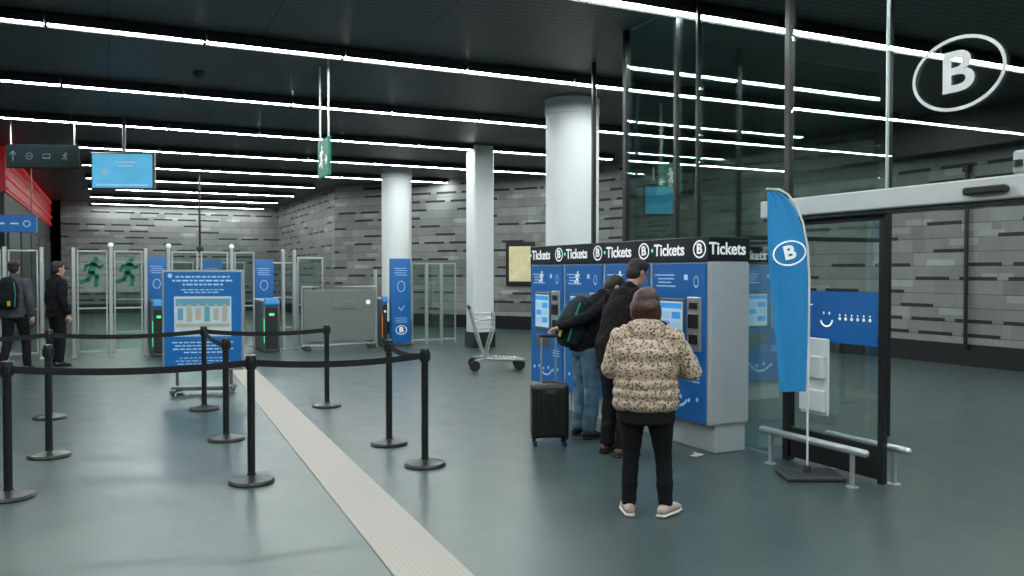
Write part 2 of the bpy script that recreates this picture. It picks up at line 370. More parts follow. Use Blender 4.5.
def belt(a,b,z=.935):
    pa=V((*pos[a],0)); 
    pb=V((*pos[b],0)) if isinstance(b,str) else V((*b,0))
    d=pb-pa; L=d.length; an=math.atan2(d.y,d.x); m=MB(); n=14; vs=[]
    for i in range(n+1):
        t=.045+(L-.09)*i/n; u=i/n; zz=z-.035*4*u*(1-u)
        vs.append([m.bm.verts.new((t,dy,zz+dz)) for dy,dz in ((-.002,-.026),(-.002,.026),(.002,.026),(.002,-.026))])
    for A,B in zip(vs,vs[1:]):
        for k in range(4): m._face([A[k],A[(k+1)%4],B[(k+1)%4],B[k]],0,False)
    m._face(vs[0],0,False); m._face(vs[-1],0,False)
    m.done('belt',BELT,st[a],rot=(0,0,an))
belt('A','I'); belt('A','B'); belt('B','C'); belt('F','H'); belt('F','D'); belt('E','F'); belt('I',(-2.2,7.2)); belt('H',(-2.4,10.8))

# ------------------------------------------------------------ B logo
def logo(parent,c,rx,rz,w,m,y,bs=None,name='oval_logo'):
    o=MB().ring(0,0,rx,rz,w,0,0,.002).done(name,m,parent,loc=(c[0],y,c[1]))
    txt('B',bs or rz*1.55,o,(0,-.001,0),(90,0,0),m,'letter',.03,'CENTER',1.15)
    return o

# ------------------------------------------------------------ ticket machines
def machine0():
    e=thing('ticket_machine','blue and grey self-service ticket machine with lit screen and black header','ticket machine',group='bank of ticket machines')
    w=.88; d=.45
    MB().box((0,0,1.0),(w-.004,d,1.5),.01).box((0,.03,.13),(w-.03,d-.10,.258),.005).done('body',LGREY,e)
    MB().box((0,.0,1.857),(w,d+.04,.225),.006).done('header_sign',NAVY,e)
    f=-d/2
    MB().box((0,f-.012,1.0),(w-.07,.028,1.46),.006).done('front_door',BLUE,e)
    fd=f-.027
    txt('Tickets',.160,e,(-.385,f-.021,1.855),(90,0,0),WTXT,'lettering',.02,sx=1.03)
    logo(e,(.32,1.857),.092,.082,.014,WTXT,f-.023)
    MB().disc(-.415,1.86,.014,.018,f-.024,0,.004).done('status_light',GREENL,e)
    MB().box((-.08,fd,1.17),(.40,.02,.46),.006).done('screen_bezel',DSTEEL,e)
    s=MB(); s.box((-.08,fd-.010,1.17),(.35,.008,.40),.002)
    s.box((-.08,fd-.016,1.33),(.33,.003,.05),0,1)
    for i in range(3):
        for j in range(2): s.box((-.16+.16*j,fd-.016,1.24-.09*i),(.13,.003,.065),0,1 if (i+j)%2 else 2)
    s.done('screen',[UI,UIB,LBLUE],e)
    MB().box((.26,fd,1.17),(.20,.03,.50),.008).done('payment_panel',STEEL,e)
    MB().box((.26,fd-.018,1.34),(.12,.012,.06),.004).box((.26,fd-.018,1.20),(.13,.03,.13),.006).box((.26,fd-.018,1.03),(.12,.014,.09),.004).done('card_reader',BLACK,e)
    MB().box((-.08,fd,.80),(.36,.02,.14),.005).box((-.08,fd-.012,.80),(.28,.006,.08),.002).done('ticket_tray',DSTEEL,e)
    g=MB()
    for i in range(4): g.box((-.20+(.02*(i%2)),fd-.001,1.62-.035*i),(.30-.05*(i%3),.003,.012),0)
    g.box((.13,fd-.001,1.60),(.05,.003,.05),0)
    g.ring(.28,1.56,.035,.055,.008,fd-.001)
    g.stroke([(.27,1.52),(.29,1.52)],.01,fd-.001)
    pts=[(.0+.16*math.cos(math.radians(t)),.50+.11*math.sin(math.radians(t))) for t in range(205,340,12)]
    g.stroke(pts,.022,fd-.001); 
    for i in range(6): g.disc(-.30+.12*i,.46+.02*(i%2),.016,.02,fd-.001)
    for i in range(3): g.box((.26,fd-.001,.70-.03*i),(.16,.003,.010),0)
    g.done('printed_graphics',LBLUE,e)
    return e
MX=4.86+.225
m0=machine0(); m0.location=(MX,6.0+.44,0); m0.rotation_euler=(0,0,math.radians(-90))
for k in range(1,4):
    n=dup(m0,(MX,6.0+.44+.88*k,0))
    g=MB().man(-.12,1.58,.16,-.2535,0); g.done('pictogram',WTXT,n)
MB().box((.445,.0,1.0),(.014,.44,1.46),.004).done('side_panel',LGREY,m0)
txt('Tickets',.155,m0,(.443,-.235,1.857),(90,0,90),WTXT,'lettering',.02,sx=.93)
m5=dup(m0,(7.45,8.45,0),0,'pale ticket machine standing beyond the glass partition',skip=('side_panel',)); m5.pop('group',None)
sc_=MB().box((0,0,.006),(.13,.07,.004),.0).box((.04,.03,.012),(.06,.05,.003),0,0,Euler((.25,.1,.5)).to_matrix()).done('paper_scrap',PAPER,loc=(4.74,6.02,0),rot=(0,0,.4)); tag(sc_,'crumpled white scrap of paper on the floor by the machine base','paper')

# ------------------------------------------------------------ glass structure
GX=5.37
def pane(n,y0,y1,z0,z1,m=GLASS,x=GX):
    o=MB().box((0,0,0),(.012,y1-y0,z1-z0),0).done('window_%d'%n,m,loc=(x,(y0+y1)/2,(z0+z1)/2)); return struct(o)
w1=pane(1,1.8,4.53,2.29,H-.01); pane(2,4.545,5.53,2.29,H-.01); pane(3,5.60,6.80,.02,H-.01); pane(4,6.84,8.10,.02,H-.01)
o=MB().box((0,0,0),(1.6,.012,H-.03),0).done('window_5',GLASSR,loc=(GX+.83,8.13,H/2)); struct(o)
o=MB().box((0,0,0),(2.4,.012,H-2.15),0).done('window_6',GLASSR,loc=(GX+2.9,8.13,2.1+(H-2.15)/2)); struct(o)  # pane added to mirror more of the ceiling lamp lines
def post(x,y,sx,sy,z0=0,z1=H,m=BLACK):
    global tn
    o=MB().box((0,0,(z0+z1)/2),(sx,sy,z1-z0-.002),.004).done('trim_%d'%tn,m,loc=(x,y,0)); tn+=1; return struct(o)
post(GX,5.565,.06,.06,0); post(GX,6.82,.05,.035); post(GX,7.18,.05,.05); post(GX,8.13,.06,.06); post(GX+1.65,8.13,.05,.05); post(GX+1.65,5.9,.04,.04)
post(GX,4.537,.03,.015,2.29,H,STEEL)
post(5.80,9.55,.05,.05,1.2,H,BLACK)
o=MB().box((0,0,0),(2.4,.05,.06),.004).done('trim_%d'%tn,BLACK,loc=(GX+2.9,8.13,2.08)); struct(o); tn+=1
o=MB().box((0,0,0),(.16,4.9,.15),.01).done('trim_%d'%tn,WHITEH,loc=(GX-.06,5.77-2.45,2.20)); struct(o); tn+=1
o=MB().box((0,0,0),(.10,4.9,.03),.004).done('trim_%d'%tn,BLACK,loc=(GX-.05,5.77-2.45,2.107)); struct(o); tn+=1
lg=MB().ring(0,0,.36,.26,.024,0,0,.002).done('oval_logo',DECAL,w1,rot=(0,0,math.radians(-90)))
txt('B',.40,lg,(0,-.001,0),(90,0,0),DECAL,'letter',.02,'CENTER',1.2,.0006)
lg.location=(-.012,3.95-3.165,3.04-(2.29+H-.01)/2)
s_=MB().box((0,0,0),(.06,.30,.05),.012).box((.07,0,.0),(.10,.10,.02),.004).done('door_sensor',BLACK,loc=(GX-.17,3.62,2.19)); tag(s_,'black motion sensor bar fixed to the white door header','sensor')
s_=MB().box((0,0,0),(.07,.09,.15),.015).lathe([(.0,-.06),(.03,-.06),(.03,-.02)],(-.035,0,.03),1).done('security_camera',[LGREY,BLACK],loc=(GX-.1,3.42,2.355)); tag(s_,'small grey camera housing on top of the door header','camera')
d=MB().box((0,0,1.20),(.012,1.02,1.80),0).done('door_1',GLASS2,loc=(GX,5.05,0)); struct(d)
fr=MB().box((0,-.49,1.06),(.055,.05,2.10),.004).box((0,.47,1.06),(.05,.04,2.10),.004).box((0,0,.17),(.05,.96,.26),.004).box((0,0,2.075),(.05,.96,.05),.004).done('door_frame',BLACK,d)
b=MB().box((-.012,.0,1.28),(.004,.90,.42),0).done('printed_band',FILM,d)
g=MB()
for i in range(3): g.box((-.32+.03*(i%2),0,1.41-.035*i),(.16,.003,.009),0)
g.stroke([(-.06+.065*math.cos(math.radians(t)),1.27+.07*math.sin(math.radians(t))) for t in range(200,345,12)],.013,0)
g.disc(-.09,1.31,.008,.012,0); g.disc(-.03,1.31,.008,.012,0)
for i in range(6): g.disc(.08+.06*i,1.27,.013,.014,0); g.disc(.08+.06*i,1.30,.007,.008,0)
g.done('printed_graphics',WTXT,d,loc=(-.018,0,0),rot=(0,0,math.radians(-90)))
e=thing('leaflet_holder','white leaflet panel fixed beside the sliding glass door','leaflet holder',(GX-.05,5.20,.46),-90)
MB().box((0,0,.32),(.30,.03,.64),.008).done('back_panel',WHITEP,e)
MB().box((0,-.03,.12),(.27,.03,.18),.005).box((0,-.03,.40),(.27,.03,.18),.005).done('pocket',WHITEP,e)
def rail(x,y0,y1,label):
    e=thing('floor_rail',label,'rail',(x,0,0))
    MB().tube([(0,y0,.28),(0,y1,.28)],.030,cap=1,seg=16).done('rail_tube',STEEL,e)
    for y in (y0+.12,y1-.10):
        MB().tube([(0,y,.0),(0,y,.265)],.02).lathe([(.05,.0),(.05,.008),(.022,.012)],(0,y,0)).done('leg',STEEL,e)
rail(5.12,4.50,5.60,'low brushed steel tube rail in front of the glass door'); rail(5.48,4.42,5.2,'low brushed steel tube rail behind the glass door')

# ------------------------------------------------------------ flag
e=thing('feather_flag','blue feather banner with white oval logo on a weighted base','flag',(5.04,5.0,0),-26)
m=MB(); zs=[.69+.02*i for i in range(81)]
def edge(z,L):
    for (xa,za),(xb,zb) in zip(L,L[1:]):
        if min(za,zb)-1e-6<=z<=max(za,zb)+1e-6: 
            t=(z-za)/(zb-za) if abs(zb-za)>1e-6 else 0; return xa+(xb-xa)*t
Rr=[(-.34,2.30),(-.26,2.295),(-.18,2.25),(-.11,2.16),(-.06,2.03),(-.02,1.84),(0,1.6),(-.002,1.2),(-.015,.685)]
Ll=[(-.225,.685),(-.25,1.0),(-.28,1.35),(-.315,1.75),(-.335,2.05),(-.34,2.30)]
rows=[]
for z in zs:
    l=edge(z,Ll); r=edge(z,Rr)
    if l is None or r is None: continue
    if r-l<.002: r=l+.002
    rows.append([(l+(r-l)*k/12,(.018*math.sin(z*5+k*.5)+.016*math.sin(k*1.3+z*1.5))*(1-k/12),z) for k in range(13)])
fr_=[[m.bm.verts.new(p) for p in R_] for R_ in rows]; bk=[[m.bm.verts.new((p[0],p[1]+.004,p[2])) for p in R_] for R_ in rows]
for A,B in zip(fr_,fr_[1:]):
    for k in range(12): m._face([A[k],A[k+1],B[k+1],B[k]])
for A,B in zip(bk,bk[1:]):
    for k in range(12): m._face([B[k],B[k+1],A[k+1],A[k]])
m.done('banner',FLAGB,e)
MB().tube([(0,0,.03),(0,0,.7),(.006,0,1.2),(.006,0,1.6),(-.01,0,1.86),(-.05,0,2.05),(-.10,0,2.18),(-.17,0,2.27),(-.24,0,2.31),(-.34,0,2.315)],.009,seg=10).done('pole',WHITEP,e)
lo=logo(e,(-.165,1.80),.135,.10,.012,WTXT,-.038,.15); lo.rotation_euler=(0,math.radians(-12),0)
MB().box((.02,0,.02),(.46,.34,.04),.012).lathe([(.03,.04),(.03,.09),(.015,.1)],(0,0,0)).done('base_plate',DGREY,e)

# ------------------------------------------------------------ info board
e=thing('information_board','blue information board with white text on a wheeled stand','sign',(1.14,12.0,0),-17)
MB().box((0,0,1.0),(1.06,.05,1.36),.01).done('frame',STEEL,e)
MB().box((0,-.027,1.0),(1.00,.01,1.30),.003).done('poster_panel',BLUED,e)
g=MB()
random.seed(7)
def words(cx,z,wd,h,mi=0):
    x=cx-wd/2
    while x<cx+wd/2-.02:
        w_=random.uniform(.03,.09); w_=min(w_,cx+wd/2-x); g.box((x+w_/2,-.034,z),(w_,.003,h),0,mi); x+=w_+.018
for i,wd in enumerate((.70,.78,.52)): words(0,1.585-.052*i,wd,.022)
for i,wd in enumerate((.55,.48)): words(0,1.41-.035*i,wd,.013)
for i,wd in enumerate((.80,.72,.78,.5)): words(0,.70-.045*i,wd,.016)
for i,wd in enumerate((.6,.7,.66)): words(0,.49-.04*i,wd,.011)
g.box((0,-.032,1.05),(.74,.003,.54),0,1)
g.box((0,-.035,1.24),(.70,.003,.10),0,3)
for i in range(6): g.box((-.29+.115*i,-.036,1.08),(.07,.003,.16+.04*(i%2)),0,2 if i%3 else 3); g.disc(-.29+.115*i,1.20,.02,.022,-.037,2)
g.box((0,-.035,.93),(.70,.003,.05),0,2)
words(0,.84,.6,.012,0)
g.disc(-.42,1.60,.03,.03,-.036)
g.done('printed_text',[LBLUE,mat('pale_print',(.42,.52,.56),.5,emit=(.5,.7,.8),es=.15,noise=.25,nscale=6),mat('cream_print',(.38,.38,.30),.5,emit=(.6,.5,.3),es=.1,noise=.2),mat('teal_print',(.12,.30,.40),.5,emit=(.1,.4,.6),es=.1,noise=.2)],e)
m=MB()
for sx in (-.35,.35): m.tube([(sx,.03,.06),(sx,.03,.4)],.022).box((sx,0,.06),(.06,.55,.05),.01)
m.box((0,0,.09),(.78,.30,.05),.01)
m.done('stand',DSTEEL,e)
for sx in (-.35,.35):
    for sy in (-.22,.22):
        MB().lathe([(.0,-.012),(.032,-.012),(.035,0),(.032,.012),(0,.012)],seg=20).done('caster',RUBBER,e,loc=(sx,sy,.036),rot=(0,math.radians(90),0))

# ------------------------------------------------------------ hanging signs and screen
e=thing('hanging_screen','flat blue display screen hung from the ceiling on a pole','screen',(.24,16.5,0),-22)
MB().box((0,0,3.45),(1.10,.10,.66),.015).done('screen_casing',BLACK,e)
MB().box((0,-.052,3.45),(1.04,.01,.60),.002).done('display',TV,e)
g=MB(); g.box((.05,-.060,3.60),(.34,.003,.03),0); g.box((.05,-.060,3.54),(.24,.003,.02),0); g.box((0,-.060,3.20),(.9,.003,.035),0); g.disc(-.30,3.43,.06,.06,-.060); g.done('display_text',LBLUE,e)
MB().tube([(0,.03,3.75),(0,.03,H-.001)],.03).done('pole',DSTEEL,e)
e=thing('hanging_screen','blue screen added beyond the glass, standing in for a reflection','screen',(8.30,11.5,0),-30)  # added object in place of the blue screen mirrored in the glass
MB().box((0,0,2.84),(.60,.08,.50),.015).done('screen_casing',BLACK,e)
MB().box((0,-.042,2.84),(.55,.01,.45),.002).done('display',TV,e)
MB().tube([(0,.0,3.08),(0,.0,H-.001)],.02).done('pole',DSTEEL,e)
e=thing('hanging_direction_sign','dark teal wayfinding sign with pale pictograms on two rods','sign',(-1.06,17.2,0),-22)
MB().box((0,0,3.72),(1.25,.08,.42),.01).done('sign_panel',TEAL,e)
g=MB(); y=-.043
g.stroke([(-.50,3.64),(-.50,3.80)],.018,y); g.stroke([(-.55,3.75),(-.50,3.81),(-.45,3.75)],.018,y)
g.ring(-.22,3.72,.06,.06,.010,y); g.stroke([(-.24,3.72),(-.20,3.72)],.015,y)
g.box((.08,y,3.72),(.13,.003,.09),0); g.box((.08,y-.003,3.725),(.11,.003,.055),0,1); g.man(.40,3.72,.15,y)
g.done('pictograms',[DIMP,TEAL],e)
for sx in (-.55,.55): MB().tube([(sx,0,3.9),(sx,0,H-.001)],.014).done('rod',STEEL,e)
e=thing('exit_sign','green emergency exit sign with running man, hung on two white rods','exit sign',(2.58,11.1,0),90)
MB().box((0,0,3.16),(.60,.04,.50),.006).done('sign_panel',EXITG,e)
for rz in (0,180):
    g=MB().man(-.08,3.17,.32,-.0235,0); g.stroke([(.12,3.12),(.22,3.12)],.03,-.0235); g.stroke([(.18,3.17),(.23,3.12),(.18,3.07)],.03,-.0235); g.done('pictogram',WTXT,e,rot=(0,0,math.radians(rz)))
for sx in (-.24,.24): MB().tube([(sx,0,3.40),(sx,0,H-.001)],.014).done('rod',WHITEP,e)
e=thing('storefront_sign','small blue lit overhead sign with pale symbols','sign',(-1.86,20.3,0),-10)
MB().box((0,0,2.66),(1.0,.10,.36),.01).done('sign_panel',BLUED,e)
g=MB(); g.stroke([(.02,2.66),(.16,2.66)],.03,-.054); g.ring(.32,2.66,.07,.07,.018,-.054); g.box((-.22,-.054,2.66),(.25,.003,.04),0); g.done('symbols',LBLUE,e)
for sx in (-.4,.4): MB().tube([(sx,0,2.83),(sx,0,H-.001)],.015).done('rod',DSTEEL,e)
e=thing('storefront','dark shop front along the corridor under red light lines','shop',(-2.0,29,0),90)
MB().box((0,.2,1.7),(15.6,.3,3.38),.01).done('facade',BLACKM,e)
MB().box((0,.2,3.90),(15.6,.36,1.0),.01).done('fascia',REDD,e)
for i,z in enumerate((4.30,4.02,3.74,3.48)): MB().box((0,.0,z),(15.4,.05,.04 if i%2 else .07),.01).done('light_line',RED,e)
for i in range(5): MB().box((-6+3*i,.03,1.5),(2.6,.04,2.5),.01).done('shop_window',DGREY,e)
s_=MB().lathe([(.075,0),(.075,-.03),(.06,-.06),(.03,-.085),(0,-.09)],seg=24).done('ceiling_dome',DGREY,loc=(1.14,12.4,H-.001)); tag(s_,'small dark dome camera on the ceiling','camera')
s_=MB().tube([(0,0,.3),(0,0,3.4)],.035).box((0,0,3.45),(.12,.12,.12),.02).done('wall_pipe',BLACK,loc=(13.52,9.75,.0)); tag(s_,'thin black vertical pipe on the stone wall','pipe')
an=math.atan2(-6,4.4); nx,ny=-6/7.44,-4.4/7.44
e=thing('wall_poster','pale yellow poster in a black frame on the stone wall','poster',(10.64+nx*.04,21.49+ny*.04,0),math.degrees(an))
MB().box((0,-.02,1.88),(.92,.06,1.25),.01).done('frame',BLACK,e)
MB().box((0,-.055,1.88),(.70,.01,1.0),.002).done('poster_sheet',POSTER,e)

# ------------------------------------------------------------ gates
GY=18
def gatepost(x,h=2.12,y=GY,lamp=False):
    o=MB().box((0,0,h/2),(.07,.10,h),.012).box((0,0,.02),(.10,.2,.04),.008).done('gate_post',STEEL,loc=(x,y,0)); tag(o,'brushed steel gate post','post','gate posts')
    if lamp:
        MB().ell((0,-.03,h+.05),(.05,.05,.045)).done('post_lamp',WTXT,o)
def leaf(x0,x1,sym=True,y=GY,z1=2.05,flip=1):
    e=thing('glass_gate','tall clear glass gate in steel frame'+(' with green walking figure' if sym else ''),'gate',((x0+x1)/2,y,0)); w=x1-x0
    MB().box((0,0,(z1+.12)/2),(w-.06,.012,z1-.14),0).done('glass',GATEGLASS,e)
    m=MB()
    for sx in (-w/2+.02,w/2-.02): m.box((sx,0,z1/2+.04),(.03,.04,z1-.06),.004)
    m.box((0,0,z1),(w,.04,.035),.004).box((0,0,.12),(w,.04,.04),.004).box((0,0,.95),(w,.03,.03),.004)
    m.done('frame',STEEL,e)
    if sym:
        MB().box((0,-.010,1.62),(w-.09,.003,.72),0).done('frosted_film',FROST,e)
        g=MB(); g.man(0,1.64,.60,-.018,0,flip,1.2); g.done('pictogram',GREEND,e)
def cabinet(x,w,label,orange=False):
    e=thing('fare_gate_cabinet',label,'ticket gate',(x,GY,0))
    MB().box((0,.2,.54),(w,1.3,1.08),.05).done('housing',DSTEEL,e)
    MB().box((0,-.46,.50),(w*.7,.03,.84),.01).done('front_panel',BLACKM,e)
    MB().box((0,-.455,1.03),(w*.8,.10,.16),.015,R=Euler((math.radians(-35),0,0)).to_matrix()).done('reader',UIR,e)
    MB().box((-w*.42,-.48,.45),(.013,.02,.5),.004).done('light_strip',ORANGE if orange else GREENL,e)
    MB().box((0,-.482,.78),(w*.3,.008,.05),.002).done('indicator',GREENL if not orange else WTXT,e)
    return e
for x in (-2.4,-1.75,-1.15,-.62): gatepost(x)
leaf(-2.36,-1.8,False); leaf(-1.7,-1.2,False); 
leaf(-.57,-.03,True,flip=1); gatepost(.02,2.12,lamp=True); leaf(.07,.59,True,flip=1)
gatepost(.64); cabinet(.85,.26,'dark steel fare gate cabinet with green light strip and blue reader')
gatepost(1.06,2.12,lamp=True); leaf(1.11,1.62,False); leaf(1.66,2.2,False); gatepost(2.26,lamp=True); leaf(2.31,2.72,False); 
cabinet(2.98,.36,'dark steel fare gate cabinet with green indicator and blue reader'); gatepost(3.30); 
gatepost(3.53)
leaf(3.59,4.15,False,z1=1.95)
for x0 in (.1,1.2,2.5,3.9): leaf(x0,x0+.8,False,y=23.5,z1=1.9)
e=thing('barrier_panel','wide grey metal gate panel with steel frame and feet','barrier',(4.42,GY-.3,0))
MB().box((0,0,.72),(1.55,.05,1.10),.01).done('panel',MGREY,e)
MB().tube([(-.80,-.02,.10),(-.80,-.02,1.34),(.80,-.02,1.34),(.80,-.02,.10),(-.80,-.02,.10)],.025).done('frame',STEEL,e)
MB().box((.1,-.035,.95),(.5,.02,.16),.005).done('plate',MGREY,e)
MB().disc(.62,1.0,.05,.05,-.04).done('round_label',WTXT,e)
for sx in (-.7,.7): MB().box((sx,0,.05),(.12,.35,.10),.015).done('foot',DGREY,e)
gatepost(5.30,1.7)
c=cabinet(5.42,.15,'slim dark validator column with orange light',True); c.location=(5.47,GY+.3,0)
def totem(x,y,w,h,label,rz=0):
    e=thing('information_totem',label,'totem',(x,y,0),rz)
    MB().box((0,0,h/2+.03),(w,.16,h-.06),.02).done('body',BLUE,e)
    MB().box((0,0,.03),(w+.02,.3,.06),.01).done('foot',DGREY,e)
    g=MB()
    for i in range(4): g.box((-.02+.03*(i%2),-.083,h-.22-.05*i),(w*.6,.003,.012),0)
    g.ring(0,h-.62,w*.20,w*.27,.014,-.083); g.stroke([(-.07,h*.45),(.0,h*.41),(.07,h*.46)],.018,-.083)
    for i in range(3): g.box((0,-.083,h*.32-.045*i),(w*.6,.003,.010),0)
    g.done('printed_graphics',LBLUE,e)
    logo(e,(0,.36),w*.28,w*.22,.012,WTXT,-.085)
totem(5.84,GY-.1,.46,1.95,'blue information totem with white graphics and oval logo')
totem(.98,21.0,.42,2.0,'blue printed panel beyond the glass gates'); totem(3.38,21.0,.46,1.95,'blue printed panel with white graphics beyond the gates')
totem(2.35,22.5,.5,1.95,'blue printed panel beyond the glass gates')
for k in range(3):
    x0=6.14+.36*k
    e=thing('fence_panel','narrow glass fence panel between steel posts','fence',(x0+.18,GY,0),group='glass fence panels')
    MB().box((0,0,.98),(.29,.012,1.7),0).done('glass',GATEGLASS,e)
    m=MB()
    for sx in (-.16,.16): m.box((sx,0,.93),(.03,.05,1.86),.005)
    m.box((0,0,1.84),(.33,.04,.03),.004).box((0,0,.1),(.33,.04,.04),.004); m.done('frame',STEEL,e)
s_=MB().tube([(0,0,2.3),(0,0,H-.001)],.03).box((0,0,2.25),(.18,.12,.16),.02).box((0,-.065,2.27),(.1,.02,.05),.005).done('hanging_camera',BLACK,loc=(2.2,24,0)); tag(s_,'black camera on a thin ceiling pole','camera')

# ------------------------------------------------------------ luggage trolley
e=thing('luggage_trolley','steel airport luggage trolley with wire basket','trolley',(5.85,12.85,0),-20)
m=MB()
for sy in (-.25,.25):
    m.tube([(-.43,sy,1.05),(-.40,sy,.98),(-.22,sy,.35),(-.15,sy,.20)],.024,seg=10)
    m.tube([(-.02,sy,.96),(-.02,sy,.70),(-.10,sy,.45),(-.15,sy,.22)],.018,seg=10)
    m.tube([(-.34,sy,.17),(-.15,sy,.21),(.48,sy*.6,.17)],.024,seg=10)
m.tube([(-.15,-.25,.2),(-.15,.25,.2)],.02); m.tube([(.48,-.15,.17),(.48,.15,.17)],.024); m.tube([(-.36,-.25,.85),(-.36,.25,.85)],.015)
m.tube([(-.02,-.25,.96),(-.02,.25,.96)],.018)
for t in (.1,.2,.3,.4,.5,.6,.7,.8,.9): m.tube([(-.15+.63*t,-.25+.10*t,.215-.04*t),(-.15+.63*t,.25-.10*t,.215-.04*t)],.014,seg=8)
for i in range(7): m.tube([(-.24,-.21+.07*i,.36),(-.38,-.21+.07*i,.85)],.008,seg=8)
m.done('frame',STEEL,e)
MB().tube([(-.43,-.27,1.06),(-.43,.27,1.06)],.026,cap=1).done('handle',BLACKM,e)
m=MB()
for z in (.70,.77,.84,.93): m.tube([(-.33,-.24,z),(-.02,-.24,z+.02),(-.02,.24,z+.02),(-.33,.24,z)],.011,seg=8)
for y_ in (-.24,-.16,-.08,0,.08,.16,.24): m.tube([(-.33,y_,.70),(-.02,y_,.72),(-.02,y_,.95)],.009,seg=8)
m.done('basket',STEEL,e)
MB().box((-.30,0,.55),(.03,.44,.24),.01,R=Euler((0,math.radians(-18),0)).to_matrix()).done('sign_plate',GREY,e)
for p in ((-.34,-.27),(-.34,.27),(.42,-.13),(.42,.13)):
    MB().lathe([(.0,-.02),(.06,-.02),(.085,-.016),(.09,0),(.085,.016),(.06,.02),(0,.02)],seg=28).done('wheel',RUBBER,e,loc=(p[0],p[1],.092),rot=(math.radians(90),0,0))

# ------------------------------------------------------------ suitcase
e=thing('suitcase','black hard-shell rolling suitcase with extended handle','suitcase',(3.78,7.03,0),-22)
m=MB(); m.box((0,0,.335),(.36,.24,.52),.045)
for i in range(7): m.box((-.135+.045*i,-.119,.335),(.018,.012,.42),.005)
for sx in (-.15,.15):
    m.box((sx,0,.08),(.05,.2,.05),.015)
m.done('shell',CASE,e)
MB().box((0,-.122,.52),(.10,.014,.035),.004).done('badge',DGREY,e); MB().box((0,-.0,.60),(.14,.04,.02),.008).done('carry_handle',DGREY,e); MB().box((.182,0,.35),(.014,.04,.14),.006).done('carry_handle',DGREY,e)
MB().tube([(-.07,.08,.58),(-.07,.08,1.02)],.009).done('telescopic_tube',STEEL,e); MB().tube([(.07,.08,.58),(.07,.08,1.02)],.009).done('telescopic_tube',STEEL,e)
MB().box((0,.08,1.035),(.19,.032,.032),.012).done('grip',BLACKM,e)
for sx in (-.14,.14):
    for sy in (-.085,.085):
        MB().lathe([(.0,-.014),(.022,-.014),(.027,-.008),(.027,.008),(.022,.014),(0,.014)],seg=20).done('wheel',RUBBER,e,loc=(sx,sy,.0275),rot=(0,math.radians(90),0))

# ------------------------------------------------------------ people
FOLD=bpy.data.textures.new('folds','CLOUDS'); FOLD.noise_scale=.085; FOLD.noise_depth=1
def remesh(mb,name,mats,vox,smooth=4,parent=None,fold=0):
    o=mb.done(name,mats,ang=180)
    md=o.modifiers.new('r','REMESH'); md.mode='VOXEL'; md.voxel_size=vox; md.use_smooth_shade=True
    if fold:
        dp=o.modifiers.new('d','DISPLACE'); dp.texture=FOLD; dp.strength=fold; dp.mid_level=.35; dp.texture_coords='LOCAL'
    sm=o.modifiers.new('s','SMOOTH'); sm.iterations=smooth; sm.factor=.5
    bpy.context.view_layer.update()
    me=bpy.data.meshes.new_from_object(o.evaluated_get(bpy.context.evaluated_depsgraph_get()))
    old=o.data; o.modifiers.clear(); o.data=me; bpy.data.meshes.remove(old); me.name=name
    me.materials.clear()
    for m in mats: me.materials.append(m)
    for p in me.polygons: p.use_smooth=True; p.material_index=0
    if parent: o.parent=parent
    return o
def resamp(pts,rs,n,puff=0,per=1):
    P=[];R=[]; m=len(pts)-1; pts=[V(p) for p in pts]
    for i in range(n+1):
        t=i/n*m; k=min(int(t),m-1); f=t-k
        P.append(pts[k].lerp(pts[k+1],f))
        g=1+puff*(abs(math.sin(math.pi*i/per))-.5) if puff else 1
        a=rs[k];b=rs[k+1]
        if isinstance(a,tuple): R.append(((a[0]+(b[0]-a[0])*f)*g,(a[1]+(b[1]-a[1])*f)*g))
        else: R.append(((a+(b-a)*f)*g,)*2)
    return P,R
def hand(m,wr,d,n,sgn,s=1,curl=25):
    wr=V(wr); d=V(d).normalized(); n=V(n); n=(n-d*n.dot(d)).normalized(); sd=d.cross(n)*sgn
    m.loft([wr-d*.01*s,wr+d*.04*s,wr+d*.085*s],[(.026*s,.018*s),(.039*s,.015*s),(.038*s,.012*s)],side=sd,seg=12,cap=.6)
    for i,L in enumerate((.072,.080,.074,.058)):
        p=wr+d*.082*s+sd*(.030-.020*i)*s; pts=[p-d*.015*s]; rs=[.0095*s]; a=0; c=curl+i*4
        pts.append(p); rs.append(.0095*s)
        for f,k in ((.45,.5),(.30,1.1),(.25,1.0)):
            a+=math.radians(c*k); dd=d*math.cos(a)+n*math.sin(a); p=p+dd*L*f*s; pts.append(p); rs.append(.0085*s)
        m.limb(pts,rs,seg=8)
    p=wr+d*.025*s+sd*.028*s; q=p+(d*.6+sd*.7+n*.25).normalized()*.038*s; r_=q+(d*.9+sd*.25+n*.45).normalized()*.03*s; t_=r_+(d*.9+n*.5).normalized()*.022*s
    m.limb([p,q,r_,t_],[.014*s,.011*s,.0095*s,.008*s],seg=8)
